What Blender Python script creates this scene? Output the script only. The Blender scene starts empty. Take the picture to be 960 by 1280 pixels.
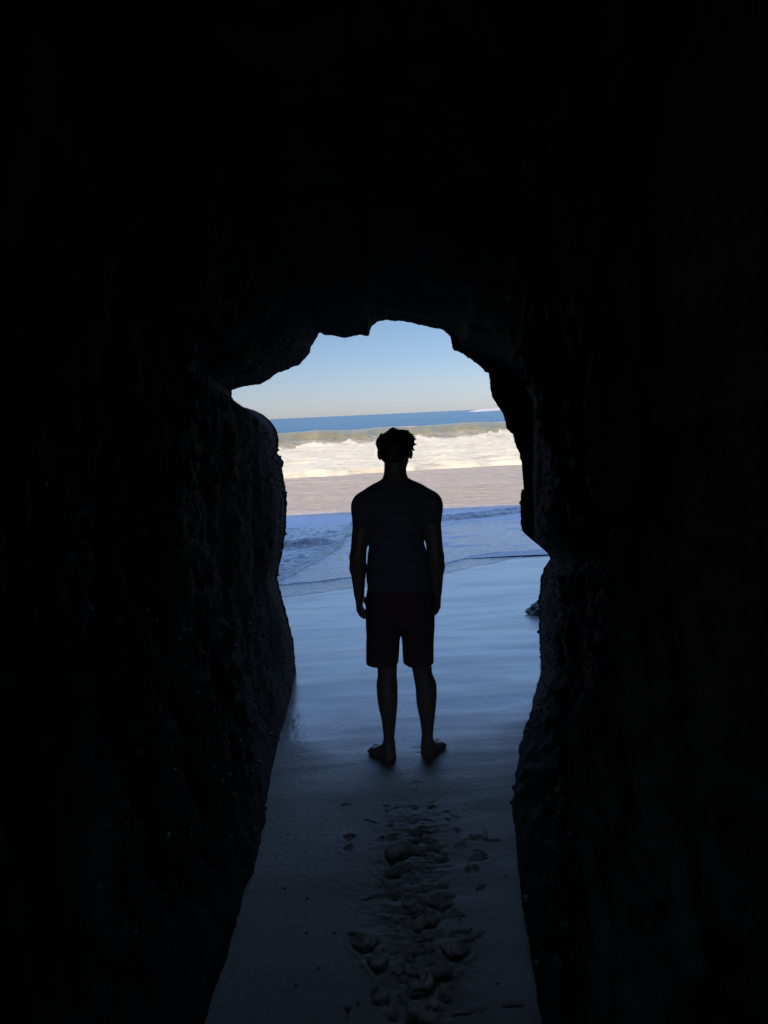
import bpy, math, random
import numpy as np
from mathutils import Vector, Matrix

random.seed(7)
rng = np.random.default_rng(7)
SC = bpy.context.scene
COL = SC.collection

# ------------------------------------------------------------------ camera
CAM_Z = 1.83
FPX = 1000.0                      # focal length in pixels of the 960x1280 frame
ROLL = math.radians(2.66)
PITCH = math.atan(122.4 / FPX)
CAM = np.array([0.0, 0.0, CAM_Z])
_F = np.array([0, math.cos(PITCH), -math.sin(PITCH)])
_U0 = np.array([0, math.sin(PITCH), math.cos(PITCH)])
_R0 = np.array([1.0, 0, 0])
_R = math.cos(ROLL) * _R0 - math.sin(ROLL) * _U0
_U = math.sin(ROLL) * _R0 + math.cos(ROLL) * _U0

def ray(px, py):
    return _F + (px - 480) / FPX * _R + (640 - py) / FPX * _U

def at(px, py, Y):
    d = ray(px, py)
    return CAM + d * (Y / d[1])

def proj(p):
    d = np.asarray(p) - CAM
    z = d @ _F
    return 480 + FPX * (d @ _R) / z, 640 - FPX * (d @ _U) / z

SEA = -0.42
def sand_base(y):
    y = np.asarray(y, float)
    t = np.clip(y - 3.6, 0, None)
    return -0.035 * t * t / (t + 0.8)

def ground(px, py, lift=0.0):
    d = ray(px, py)
    Y = 4.0
    for _ in range(40):
        z = float(max(sand_base(Y), SEA)) + lift
        Y = d[1] * (z - CAM_Z) / d[2]
    return CAM + d * (Y / d[1])

cam_d = bpy.data.cameras.new('camera')
cam_o = bpy.data.objects.new('camera', cam_d)
COL.objects.link(cam_o)
M = Matrix(((_R[0], _U[0], -_F[0], CAM[0]), (_R[1], _U[1], -_F[1], CAM[1]),
            (_R[2], _U[2], -_F[2], CAM[2]), (0, 0, 0, 1)))
cam_o.matrix_world = M
cam_d.sensor_fit = 'VERTICAL'
cam_d.sensor_height = 36.0
cam_d.lens = 36.0 * FPX / 1280.0
cam_d.clip_start = 0.02
cam_d.clip_end = 90000
SC.camera = cam_o

# ------------------------------------------------------------------ noise
_P = np.random.default_rng(11).permutation(512)
_P = np.concatenate([_P, _P]).astype(np.int64)
_G = np.random.default_rng(12).normal(size=(512, 3))
_G /= np.linalg.norm(_G, axis=1)[:, None]

def pn(x, y, z):
    x, y, z = np.broadcast_arrays(np.asarray(x, float), np.asarray(y, float), np.asarray(z, float))
    xi, yi, zi = np.floor(x).astype(np.int64), np.floor(y).astype(np.int64), np.floor(z).astype(np.int64)
    xf, yf, zf = x - xi, y - yi, z - zi
    u, v, w = [t * t * t * (t * (t * 6 - 15) + 10) for t in (xf, yf, zf)]
    def g(i, j, k):
        h = _P[(_P[(_P[(xi + i) & 511] + yi + j) & 511] + zi + k) & 511]
        gr = _G[h]
        return gr[..., 0] * (xf - i) + gr[..., 1] * (yf - j) + gr[..., 2] * (zf - k)
    def l(a, b, t): return a + (b - a) * t
    return l(l(l(g(0, 0, 0), g(1, 0, 0), u), l(g(0, 1, 0), g(1, 1, 0), u), v),
             l(l(g(0, 0, 1), g(1, 0, 1), u), l(g(0, 1, 1), g(1, 1, 1), u), v), w) * 1.5

def fbm(x, y, z, o=4, gain=0.5):
    s, a = 0, 1.0
    for k in range(o):
        s = s + a * pn(x * 2 ** k + 17 * k, y * 2 ** k - 9 * k, z * 2 ** k + 5 * k)
        a *= gain
    return s

def ridged(x, y, z, o=4):
    s, a = 0, 1.0
    for k in range(o):
        s = s + a * (1 - 2 * np.abs(pn(x * 2 ** k + 31 * k, y * 2 ** k, z * 2 ** k - 7 * k)))
        a *= 0.5
    return s

def sstep(a, b, x):
    t = np.clip((np.asarray(x, float) - a) / (b - a), 0, 1)
    return t * t * (3 - 2 * t)

# ------------------------------------------------------------------ mesh helpers
def mesh_obj(name, V, F, mat, parent=None, smooth=True, attrs=None):
    me = bpy.data.meshes.new(name)
    V = np.asarray(V, np.float32)
    F = np.asarray(F, np.int32) if not isinstance(F, list) else F
    if isinstance(F, np.ndarray):
        n, k = F.shape
        me.vertices.add(len(V)); me.vertices.foreach_set('co', V.ravel())
        me.loops.add(n * k); me.loops.foreach_set('vertex_index', F.ravel())
        me.polygons.add(n)
        me.polygons.foreach_set('loop_start', np.arange(0, n * k, k, dtype=np.int32))
        me.update(calc_edges=True)
    else:
        me.from_pydata([tuple(map(float, v)) for v in V], [], F)
    me.validate()
    me.polygons.foreach_set('use_smooth', np.full(len(me.polygons), smooth))
    for an, av in (attrs or {}).items():
        a = me.attributes.new(an, 'FLOAT', 'POINT')
        a.data.foreach_set('value', np.asarray(av, np.float32).ravel())
    me.materials.append(mat)
    me.update()
    o = bpy.data.objects.new(name, me)
    COL.objects.link(o)
    if parent is not None:
        o.parent = parent
        o.matrix_parent_inverse = Matrix.Identity(4)
    return o

def grid_faces(nr, nc, wrap=False):
    r = np.arange(nr - 1)[:, None]
    c = np.arange(nc if wrap else nc - 1)[None, :]
    c2 = (c + 1) % nc
    a = r * nc + c; b = r * nc + c2; d = (r + 1) * nc + c; e = (r + 1) * nc + c2
    return np.stack([a, b, e, d], -1).reshape(-1, 4)

def tag(o, label=None, cat=None, group=None, kind=None):
    if label: o['label'] = label
    if cat: o['category'] = cat
    if group: o['group'] = group
    if kind: o['kind'] = kind
    return o

# ------------------------------------------------------------------ material helpers
class NT:
    def __init__(self, name):
        self.m = bpy.data.materials.new(name)
        self.m.use_nodes = True
        self.t = self.m.node_tree
        self.b = self.t.nodes['Principled BSDF']
        self.tc = self.t.nodes.new('ShaderNodeTexCoord')
        self.co = self.tc.outputs['Object']
    def n(self, typ, **kw):
        nd = self.t.nodes.new(typ)
        for k, v in kw.items(): setattr(nd, k, v)
        return nd
    def set(self, sock, v):
        if isinstance(v, bpy.types.NodeSocket): self.t.links.new(v, sock)
        elif isinstance(v, (tuple, list)) and len(v) == 3 and sock.type == 'RGBA': sock.default_value = (*v, 1)
        else: sock.default_value = v
    def map(self, scale=(1, 1, 1), rot=(0, 0, 0), co=None):
        nd = self.n('ShaderNodeMapping')
        self.set(nd.inputs['Vector'], co or self.co)
        nd.inputs['Scale'].default_value = scale
        nd.inputs['Rotation'].default_value = rot
        return nd.outputs[0]
    def noise(self, scale, detail=4, rough=0.55, co=None, dist=0):
        nd = self.n('ShaderNodeTexNoise')
        self.set(nd.inputs['Vector'], co or self.co)
        nd.inputs['Scale'].default_value = scale
        nd.inputs['Detail'].default_value = detail
        nd.inputs['Roughness'].default_value = rough
        nd.inputs['Distortion'].default_value = dist
        return nd.outputs['Fac']
    def voro(self, scale, co=None, feature='F1', out='Distance'):
        nd = self.n('ShaderNodeTexVoronoi', feature=feature)
        self.set(nd.inputs['Vector'], co or self.co)
        nd.inputs['Scale'].default_value = scale
        return nd.outputs[out]
    def ramp(self, fac, stops):
        nd = self.n('ShaderNodeValToRGB')
        self.set(nd.inputs[0], fac)
        e = nd.color_ramp.elements
        while len(e) < len(stops): e.new(0.5)
        for el, (p, c) in zip(e, stops):
            el.position = p
            el.color = (*c, 1) if isinstance(c, (tuple, list)) else (c, c, c, 1)
        return nd.outputs[0]
    def mix(self, fac, a, b):
        nd = self.n('ShaderNodeMix', data_type='RGBA')
        self.set(nd.inputs[0], fac); self.set(nd.inputs[6], a); self.set(nd.inputs[7], b)
        return nd.outputs[2]
    def math(self, op, a, b=0.0, clamp=False):
        nd = self.n('ShaderNodeMath', operation=op, use_clamp=clamp)
        self.set(nd.inputs[0], a); self.set(nd.inputs[1], b)
        return nd.outputs[0]
    def rng(self, v, a, b, c, d):
        nd = self.n('ShaderNodeMapRange', interpolation_type='SMOOTHSTEP')
        self.set(nd.inputs[0], v)
        for i, q in enumerate((a, b, c, d)): self.set(nd.inputs[i + 1], q)
        return nd.outputs[0]
    def attr(self, name):
        nd = self.n('ShaderNodeAttribute', attribute_name=name)
        return nd.outputs['Fac']
    def bump(self, h, strength=0.5, dist=0.01, prev=None):
        nd = self.n('ShaderNodeBump')
        self.set(nd.inputs['Height'], h)
        self.set(nd.inputs['Strength'], strength)
        nd.inputs['Distance'].default_value = dist
        if prev is not None: self.set(nd.inputs['Normal'], prev)
        return nd.outputs[0]
    def sep(self):
        nd = self.n('ShaderNodeSeparateXYZ'); self.set(nd.inputs[0], self.co)
        return nd.outputs
    def out(self, **kw):
        for k, v in kw.items(): self.set(self.b.inputs[k.replace('_', ' ')], v)
        return self.m

def mat_rock():
    g = NT('cave_rock')
    big = g.noise(1.3, 5, 0.6)
    st = g.noise(3.0, 6, 0.65, co=g.map((2.6, 2.6, 0.5)))
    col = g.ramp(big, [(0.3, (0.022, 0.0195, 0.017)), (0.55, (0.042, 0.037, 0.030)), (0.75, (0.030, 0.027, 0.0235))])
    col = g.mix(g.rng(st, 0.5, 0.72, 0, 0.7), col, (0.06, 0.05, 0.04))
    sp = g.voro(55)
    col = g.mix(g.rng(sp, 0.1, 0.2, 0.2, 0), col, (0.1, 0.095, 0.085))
    fine = g.noise(24, 8, 0.68)
    b1 = g.bump(st, 0.4, 0.05)
    b2 = g.bump(fine, 0.28, 0.010, b1)
    b3 = g.bump(g.voro(38), 0.22, 0.010, b2)
    return g.out(Base_Color=col, Roughness=g.rng(big, 0.3, 0.7, 0.85, 0.97), Normal=b3, Specular_IOR_Level=0.04)

def mat_sand():
    g = NT('wet_beach_sand')
    s = g.sep()
    wet = g.rng(g.math('ADD', s[1], g.math('MULTIPLY', g.noise(1.1, 3), 1.6)), 3.9, 6.2, 0, 1)
    mott = g.noise(2.2, 5, 0.6, co=g.map((1, 2.2, 1)))
    grain = g.noise(260, 3, 0.7)
    dry = g.ramp(mott, [(0.3, (0.39, 0.32, 0.235)), (0.7, (0.48, 0.40, 0.295))])
    wetc = g.ramp(mott, [(0.3, (0.28, 0.26, 0.235)), (0.7, (0.38, 0.355, 0.32))])
    col = g.mix(wet, dry, wetc)
    col = g.mix(g.rng(grain, 0.3, 0.7, 0, 0.35), col, (0.07, 0.062, 0.055))
    speck = g.voro(23, out='Color')
    streak = g.noise(1.0, 5, 0.6, co=g.map((0.9, 4.2, 1), (0, 0, 0.12)), dist=0.6)
    rough = g.math('ADD', g.rng(wet, 0, 1, 0.62, 0.2), g.math('MULTIPLY', g.rng(streak, 0.4, 0.65, 0, 1), 0.1))
    b1 = g.bump(streak, 0.14, 0.03)
    b2 = g.bump(g.noise(38, 5, 0.6), g.rng(wet, 0, 1, 0.35, 0.05), 0.006, b1)
    b3 = g.bump(grain, g.rng(wet, 0, 1, 0.4, 0.06), 0.002, b2)
    return g.out(Base_Color=col, Roughness=rough, Normal=b3)

def mat_sea():
    g = NT('sea_water')
    s = g.sep()
    foam = g.attr('foam'); silt = g.attr('silt')
    far = g.rng(s[1], 60, 900, 0, 1)
    deep = g.mix(far, (0.022, 0.085, 0.115), (0.012, 0.06, 0.09))
    silty = g.mix(g.noise(0.45, 4, co=g.map((0.3, 1, 1))), (0.27, 0.235, 0.095), (0.34, 0.28, 0.15))
    col = g.mix(silt, deep, silty)
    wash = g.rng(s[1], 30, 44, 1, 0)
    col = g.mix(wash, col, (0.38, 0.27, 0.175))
    shade_tint = g.rng(g.math('ADD', s[1], g.math('MULTIPLY', g.noise(0.6, 4, co=g.map((0.4, 1, 1))), 2.0)), 18.6, 20.2, 1, 0)
    col = g.mix(shade_tint, col, (0.19, 0.19, 0.195))  # shade painted into the water: greyer colour inside the cliff's shadow
    lace = g.noise(1.5, 7, 0.68, co=g.map((0.35, 1.1, 1)), dist=0.9)
    lace2 = g.noise(7, 5, 0.65, co=g.map((0.4, 1.0, 1)), dist=0.5)
    lm = g.math('ADD', g.math('MULTIPLY', lace, 0.65), g.math('MULTIPLY', lace2, 0.35))
    thr = g.math('SUBTRACT', 1.0, foam)
    fm = g.rng(g.math('SUBTRACT', lm, g.math('MULTIPLY', g.math('SUBTRACT', thr, 0.18), 1.0)), -0.06, 0.12, 0, 1)
    fcol = g.mix(g.rng(lace2, 0.35, 0.7, 0, 1), (0.46, 0.36, 0.25), (0.62, 0.51, 0.37))
    fcol = g.mix(shade_tint, fcol, (0.56, 0.56, 0.56))  # foam greyed over the same shaded strip, not a different foam
    fcol = g.mix(far, fcol, (0.82, 0.77, 0.70))
    col = g.mix(fm, col, fcol)
    rough = g.rng(fm, 0, 1, 0.24, 0.85)
    w1 = g.noise(0.55, 6, 0.65, co=g.map((0.28, 1, 1)))
    b1 = g.bump(w1, 0.6, 0.5)
    b2 = g.bump(lace2, 0.6, 0.06, b1)
    return g.out(Base_Color=col, Roughness=rough, Normal=b2, Specular_IOR_Level=g.rng(silt, 0, 1, 0.05, 0.04))

def mat_foam():
    g = NT('white_sea_foam')
    a = g.noise(0.9, 6, 0.65, co=g.map((0.3, 1, 1)), dist=0.7)
    b = g.noise(6, 6, 0.7, co=g.map((0.5, 1, 1)))
    col = g.ramp(a, [(0.27, (0.42, 0.29, 0.17)), (0.37, (0.66, 0.53, 0.36)), (0.46, (0.84, 0.72, 0.47)), (0.7, (0.88, 0.77, 0.52))])
    n = g.bump(b, 0.7, 0.1)
    return g.out(Base_Color=col, Roughness=0.9, Normal=n, Specular_IOR_Level=0.2)

def mat_swash():
    g = NT('swash_water')
    foam = g.attr('foam')
    n1 = g.noise(3.2, 6, 0.66, co=g.map((0.45, 1.6, 1)), dist=1.0)
    cell = g.voro(9, co=g.map((0.6, 1.5, 1)), feature='DISTANCE_TO_EDGE')
    lace = g.math('ADD', n1, g.math('MULTIPLY', g.rng(cell, 0.0, 0.12, 1, 0), 0.22))
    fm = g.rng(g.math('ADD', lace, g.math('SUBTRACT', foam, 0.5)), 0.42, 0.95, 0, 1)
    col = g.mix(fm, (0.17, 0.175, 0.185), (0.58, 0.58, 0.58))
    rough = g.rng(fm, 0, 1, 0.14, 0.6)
    b1 = g.bump(g.noise(5, 5, 0.6, co=g.map((0.4, 1.4, 1))), 0.35, 0.04)
    b2 = g.bump(lace, 0.5, 0.02, b1)
    return g.out(Base_Color=col, Roughness=rough, Normal=b2, IOR=1.4)

def mat_simple(name, c1, c2, scale=30, rough=0.8, bump=0.3, dist=0.003, stretch=(1, 1, 1), spec=0.4):
    g = NT(name)
    n = g.noise(scale, 5, 0.6, co=g.map(stretch))
    return g.out(Base_Color=g.mix(n, c1, c2), Roughness=rough, Normal=g.bump(n, bump, dist), Specular_IOR_Level=spec)

def mat_tee():
    g = NT('striped_cotton')
    s = g.sep()
    w = g.math('SINE', g.math('MULTIPLY', s[2], 2 * math.pi / 0.062))
    st = g.rng(w, 0.35, 0.6, 0, 1)
    weave = g.noise(350, 2)
    col = g.mix(st, (0.095, 0.10, 0.115), (0.112, 0.12, 0.138))
    b = g.bump(g.noise(14, 4, co=g.map((1, 1, 1.6))), 0.5, 0.012)
    return g.out(Base_Color=col, Roughness=0.9, Normal=g.bump(weave, 0.2, 0.001, b), Specular_IOR_Level=0.2)

def mat_shorts():
    g = NT('dark_shorts_cloth')
    n = g.noise(9, 4, co=g.map((1.4, 1.4, 0.6)))
    col = g.mix(n, (0.075, 0.045, 0.048), (0.11, 0.052, 0.05))
    b = g.bump(n, 0.6, 0.02)
    return g.out(Base_Color=col, Roughness=0.85, Normal=g.bump(g.noise(300, 2), 0.2, 0.001, b), Specular_IOR_Level=0.25)

MAT = dict(rock=mat_rock(), sand=mat_sand(), sea=mat_sea(), foam=mat_foam(), swash=mat_swash(),
           tee=mat_tee(), shorts=mat_shorts(),
           skin=mat_simple('skin', (0.14, 0.095, 0.072), (0.17, 0.115, 0.088), 40, 0.5, 0.1, 0.001),
           hair=mat_simple('dark_hair', (0.012, 0.009, 0.007), (0.03, 0.02, 0.014), 90, 0.5, 0.6, 0.004, (1, 1, 0.15)),
           eye=mat_simple('eye', (0.5, 0.48, 0.45), (0.55, 0.53, 0.5), 10, 0.2, 0, 0.001),
           barn=mat_simple('barnacle_shell', (0.03, 0.027, 0.024), (0.11, 0.10, 0.088), 60, 0.6, 0.5, 0.003),
           peb=mat_simple('dark_pebble', (0.02, 0.02, 0.02), (0.06, 0.055, 0.05), 60, 0.5, 0.3, 0.002),
           wetrock=mat_simple('wet_rock', (0.05, 0.05, 0.05), (0.11, 0.11, 0.10), 22, 0.5, 0.8, 0.01))

# ------------------------------------------------------------------ sky and sun
SKY_B = (1.5, 1.45, 1.5)
SKY_H, SKY_L, SKY_M, SKY_Z = (.43, .425, .545), (.42, .415, .46), (1.9, 1.82, 1.95), (2.3, 2.15, 2.25)
SUN_EL = math.radians(26)
SUN_AZ = math.radians(222)        # compass angle of the sun: behind the camera (+Y is 0)
w = bpy.data.worlds.new('World'); SC.world = w; w.use_nodes = True
nt = w.node_tree
sky = nt.nodes.new('ShaderNodeTexSky'); sky.sky_type = 'NISHITA'; sky.sun_disc = False
sky.sun_elevation = SUN_EL; sky.sun_rotation = SUN_AZ
sky.air_density = 0.9; sky.dust_density = 0.25; sky.ozone_density = 4.0; sky.altitude = 0
bg = nt.nodes['Background']; bg.inputs[1].default_value = 0.13
# model sky dimmed towards the horizon, brightened overhead as added fill for the shade
wtc = nt.nodes.new('ShaderNodeTexCoord'); wsep = nt.nodes.new('ShaderNodeSeparateXYZ')
nt.links.new(wtc.outputs['Generated'], wsep.inputs[0])
wr = nt.nodes.new('ShaderNodeValToRGB'); nt.links.new(wsep.outputs[2], wr.inputs[0])
we = wr.color_ramp.elements
we[0].position = 0.0; we[0].color = (SKY_H[0], SKY_H[1], SKY_H[2], 1)
we[1].position = 1.0; we[1].color = (SKY_Z[0], SKY_Z[1], SKY_Z[2], 1)
for p_, c_ in ((0.115, SKY_L), (0.20, SKY_B), (0.42, SKY_M)):
    e_ = we.new(p_); e_.color = (*c_, 1)
wm = nt.nodes.new('ShaderNodeMix'); wm.data_type = 'RGBA'; wm.blend_type = 'MULTIPLY'; wm.inputs[0].default_value = 1.0
nt.links.new(sky.outputs[0], wm.inputs[6]); nt.links.new(wr.outputs[0], wm.inputs[7])
nt.links.new(wm.outputs[2], bg.inputs[0])
sd = bpy.data.lights.new('sun', 'SUN'); sd.energy = 3.0; sd.angle = math.radians(0.5); sd.color = (1, 0.78, 0.5)
so = bpy.data.objects.new('sun', sd); COL.objects.link(so)
sv = Vector((math.sin(SUN_AZ) * math.cos(SUN_EL), math.cos(SUN_AZ) * math.cos(SUN_EL), math.sin(SUN_EL)))
so.rotation_euler = sv.to_track_quat('Z', 'Y').to_euler()
so.location = (0, -20, 40)

# ------------------------------------------------------------------ the cave and its cliff
LIP_Y = 5.8
LEFT = [(369, 838), (369, 815), (366, 790), (358, 765), (352, 742), (347, 722), (350, 705), (353, 690), (357, 668),
        (359, 645), (359, 620), (355, 600), (354, 585), (355, 578), (351, 571), (347, 567), (348, 550), (346, 538),
        (340, 528), (330, 519), (318, 513), (305, 509), (295, 504), (291, 497)]
ROOF = [(291, 497), (290.5, 489), (305, 483), (324, 480), (334, 475), (346, 467.5), (359, 462.5), (374, 455), (382, 448),
        (387.5, 441.7), (389, 434), (394.6, 425), (398.5, 417.5), (402, 416.5), (405, 418.8), (413, 419.6), (424, 421.4), (432, 422.5),
        (442.5, 421), (449, 418.8), (459, 419.8), (461.5, 418.8), (462.5, 412.5), (465.4, 407.5), (471.7, 403), (484, 401), (494.6, 401),
        (507, 403), (523.7, 407), (538, 409), (553, 411.7), (558, 416), (562.5, 421), (564, 429), (564.6, 435.4), (567.5, 438.5),
        (576, 441), (588, 450), (599, 458), (607, 466), (610, 467), (612, 479), (614.6, 496), (622, 508)]
RIGHT = [(622, 508), (630, 521), (633, 535), (641, 543), (645, 558), (650, 568), (652, 582), (653, 600), (654, 612),
         (651, 616), (651, 640), (650, 655), (655, 666), (665, 675), (677, 685), (685, 692), (687, 699), (680, 709),
         (676, 722), (675, 735), (673, 750), (674, 765), (673, 785), (675, 805), (677, 830), (677, 840)]
CON_L = [(369, 838), (366, 860), (360, 885), (352, 915), (344, 945), (338, 970), (335, 1000), (334, 1030), (325, 1065),
         (315, 1105), (302, 1140), (288, 1190), (272, 1240), (258, 1280), (236, 1350)]
CON_R = [(677, 838), (670, 860), (660, 895), (648, 930), (641, 960), (640, 1000), (643, 1050), (650, 1110),
         (655, 1150), (664, 1210), (672, 1260), (675, 1280), (684, 1350)]

def dens(poly, n):
    p = np.array(poly, float)
    s = np.concatenate([[0], np.cumsum(np.linalg.norm(np.diff(p, axis=0), axis=1))])
    t = np.linspace(0, s[-1], n)
    return np.stack([np.interp(t, s, p[:, 0]), np.interp(t, s, p[:, 1])], 1)

silL_pts = np.array(CON_L[::-1] + LEFT[1:], float)       # rows decreasing
silR_pts = np.array(RIGHT + CON_R[1:], float)
rows = np.arange(480, 1351)
def sil_rows(pts, left):
    out = np.zeros(len(rows))
    for k in range(len(rows)):
        r = rows[k]; xs = []
        for a, b in zip(pts[:-1], pts[1:]):
            lo, hi = min(a[1], b[1]), max(a[1], b[1])
            if lo <= r <= hi and hi > lo:
                xs.append(a[0] + (b[0] - a[0]) * (r - a[1]) / (b[1] - a[1]))
        out[k] = (min(xs) if left else max(xs)) if xs else np.nan
    ok = ~np.isnan(out)
    return np.interp(rows, rows[ok], out[ok])
SL, SR = sil_rows(silL_pts, True), sil_rows(silR_pts, False)

conL = np.array([ground(*p) for p in CON_L]); conR = np.array([ground(*p) for p in CON_R])
def con_x(c, Y):
    o = np.argsort(c[:, 1])
    return np.interp(Y, c[o, 1], c[o, 0])

NL, NR, NT_ = 190, 200, 300
lipL = np.array([at(x, y, LIP_Y) for x, y in dens(LEFT, NL)])
lipT = np.array([at(x, y, LIP_Y) for x, y in dens(ROOF, NT_)])
lipR = np.array([at(x, y, LIP_Y) for x, y in dens(RIGHT, NR)])

def wall_at(lip, S, con, Y, side):
    """x of the wall at depth Y for the heights of the lip points"""
    out = np.zeros((len(lip), 3))
    zt, zb = lip[:, 2].max(), float(sand_base(Y)) - 0.25
    fl = float(sand_base(LIP_Y))
    for i, p in enumerate(lip):
        z = p[2]
        if z < 0.6:                          # run down a little below the sand
            k = (0.6 - z) / (0.6 - lip[:, 2].min())
            z = 0.6 + (zb - 0.6) * k
        g = float(sand_base(Y))
        h = max(z - g, 0)
        cx = con_x(con, Y)
        x = cx
        for _ in range(4):
            px, py = proj((x, Y, max(z, g)))
            spx = np.interp(py, rows, S)
            near = (LIP_Y - Y) / LIP_Y
            mar = (3 + 26 * near) * sstep(0, 0.35, h)
            q = at(spx + side * mar, py, Y)
            x = max(q[0], cx) if side > 0 else min(q[0], cx)
        out[i] = (x + side * 0.22 * sstep(1.2, 2.6, h) * (LIP_Y - Y) / LIP_Y, Y, z)
    return out

rings = []
inner_Y = list(np.concatenate([np.linspace(1.4, 5.0, 120), np.linspace(5.03, LIP_Y - 0.015, 34)]))
for Y in inner_Y:
    L = wall_at(lipL, SL, conL, Y, -1); R = wall_at(lipR, SR, conR, Y, 1)
    near = (LIP_Y - Y)
    T = lipT.copy(); T[:, 1] = Y
    T[:, 0] = T[:, 0] * (1 + 0.03 * near)
    mid = np.sin(np.linspace(0, math.pi, NT_))
    T[:, 2] += mid * (0.13 * near + 0.02 * near ** 2) 
    k = np.linspace(0, 1, NT_)[:, None]
    fa, fb = sstep(0.35, 0, k), sstep(0.65, 1, k)
    T += (L[-1] - T[0]) * fa + (R[0] - T[-1]) * fb
    rings.append(np.concatenate([L, T[1:-1], R]))
lip = np.concatenate([lipL, lipT[1:-1], lipR])
N = len(lip)
def sink(ring):                      # carry the feet of a ring below the sand
    r = ring.copy()
    for a, b in ((0, 40), (N - 1, N - 41)):
        st = 1 if b > a else -1
        idx = np.arange(a, b, st)
        kk = 1 - np.arange(len(idx)) / len(idx)
        r[idx, 2] -= 0.35 * kk ** 2
    return r
rings.append(sink(lip))
lipc = np.array([0.15, 0, 1.15])
for dY, ex in ((0.05, 1.02), (0.14, 1.05), (0.3, 1.12), (0.5, 1.22), (0.75, 1.38), (1.0, 1.6), (1.25, 1.9), (1.5, 2.4)):
    r = lip.copy()
    k = (LIP_Y + dY) / LIP_Y
    r[:, 1] = LIP_Y + dY
    r[:, 0] = lipc[0] + (lip[:, 0] - lipc[0]) * k * ex
    zz = lip[:, 2] - CAM_Z
    r[:, 2] = np.where(zz > 0, CAM_Z + zz * k * ex, CAM_Z + zz)
    rings.append(sink(r))
# chamber behind the camera: reversed so that ring 0 is the back
back = []
first = rings[0]
for Y in np.linspace(1.2, -3.2, 20):
    r = first.copy(); r[:, 1] = Y
    t = (1.4 - Y) / 4.6
    sx = 1 + 1.2 * math.sin(min(t * 3, 1) * math.pi / 2)
    r[:, 0] = 0.05 + (first[:, 0] - 0.05) * sx
    z = first[:, 2]
    r[:, 2] = np.where(z > 0.6, 0.6 + (z - 0.6) * (1 + 0.25 * t), z)
    back.append(r)
end = back[-1].copy()
for k in (0.92, 0.84, 0.76):      # low rear opening added to let fill light in, unseen behind the camera
    r = end.copy(); r[:, 0] *= k; r[:, 2] = np.where(r[:, 2] > 0, r[:, 2] * k, r[:, 2]); r[:, 1] = -3.2 - (1 - k) * 1.2
    back.append(r)
rings = back[::-1] + rings
n_in = len(rings)

V = np.array(rings)                                     # (rings, N, 3)
# rocky relief: outward only, fading at the mouth's edge and where wall meets sand
c = np.array([0.05, 0, 1.2])
D = V - c; D[..., 1] = 0
D /= np.linalg.norm(D, axis=-1, keepdims=True) + 1e-6
X_, Y_, Z_ = V[..., 0], V[..., 1], V[..., 2]
lump = fbm(X_ * 0.9 + 3, Y_ * 0.9, Z_ * 0.6, 4)
flute = ridged(X_ * 2.3, Y_ * 2.0 + 5, Z_ * 0.55 + 0.6 * X_, 4)
grit = fbm(X_ * 7, Y_ * 7, Z_ * 6, 4, 0.55)
fine = fbm(X_ * 26, Y_ * 26, Z_ * 26, 3, 0.6)
blk = np.round(fbm(X_ * 1.6, Y_ * 1.6 + 9, Z_ * 1.6, 2) * 4) / 4
hgt = Z_ - sand_base(Y_)
base_f = sstep(0.02, 0.5, hgt)
lipd = np.abs(Y_ - LIP_Y)
lf = sstep(0.0, 2.3, lipd)
disp = lf * base_f * (0.16 * (lump + 0.55) + 0.085 * (flute * 0.5 + 0.3) + 0.10 * (blk + 0.4))
disp = np.clip(disp, -0.01, None)
roofm = sstep(1.7, 2.1, Z_)
disp = disp + 0.035 * (1 - base_f) * lf * np.clip(fbm(X_ * 0.5, Y_ * 3.1, 4 + 0 * X_, 4) + 0.3, 0, 1)
disp = disp + (0.014 + 0.03 * lf) * (grit + 0.25) * (0.25 + 0.75 * base_f) * (0.45 + 0.55 * lf) + 0.006 * fine
V = V + D * disp[..., None]
V[..., 1] += 0.06 * lf * base_f * lump * sstep(-4, 0, Y_)
V[-1, :, 1] = LIP_Y + 1.5
# cliff face and the rock mass behind it
lastr = V[-1]
def cliff_ring(Y0, top, half):
    """upright slab outline with evenly spread points, same point order as the rings"""
    m_ = 110
    r = np.zeros((N, 3)); r[:, 1] = Y0
    k = np.arange(N)
    r[:, 0] = np.interp(k, [0, m_, N - 1 - m_, N - 1], [-half, -half, half, half])
    r[:, 2] = np.interp(k, [0, m_, N - 1 - m_, N - 1], [-1.2, top, top, -1.2])
    return r
CLIFF_TOP = 7.0
outer = cliff_ring(LIP_Y + 1.9, CLIFF_TOP, 20)
cl = []
for t in np.linspace(0.06, 1, 44) ** 1.6:
    r = lastr * (1 - t) + outer * t
    nz = fbm(r[:, 0] * 0.35, r[:, 1] * 0.4, r[:, 2] * 0.35, 4)
    r[:, 1] += 0.55 * nz * sstep(0, 0.25, t) * sstep(1.15, 0.6, t) - 0.4 * t
    r[:, 2] += 0.22 * sstep(0.7, 1, t) * (r[:, 2] > 3) * fbm(r[:, 0] * 0.3, 4 + 0 * r[:, 0], 0 * r[:, 0], 3)
    cl.append(r)
topr = cl[-1].copy(); topr[:, 1] = -4.6; topr[:, 2] = np.where(topr[:, 2] > 3, CLIFF_TOP + 1, topr[:, 2])
capr = V[0].copy(); capr[:, 1] = -4.3
V = np.concatenate([V, np.array(cl), topr[None], capr[None]])
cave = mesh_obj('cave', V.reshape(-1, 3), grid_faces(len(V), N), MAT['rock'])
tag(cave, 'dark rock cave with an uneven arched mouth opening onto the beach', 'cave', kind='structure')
CAVE_V = V

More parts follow.
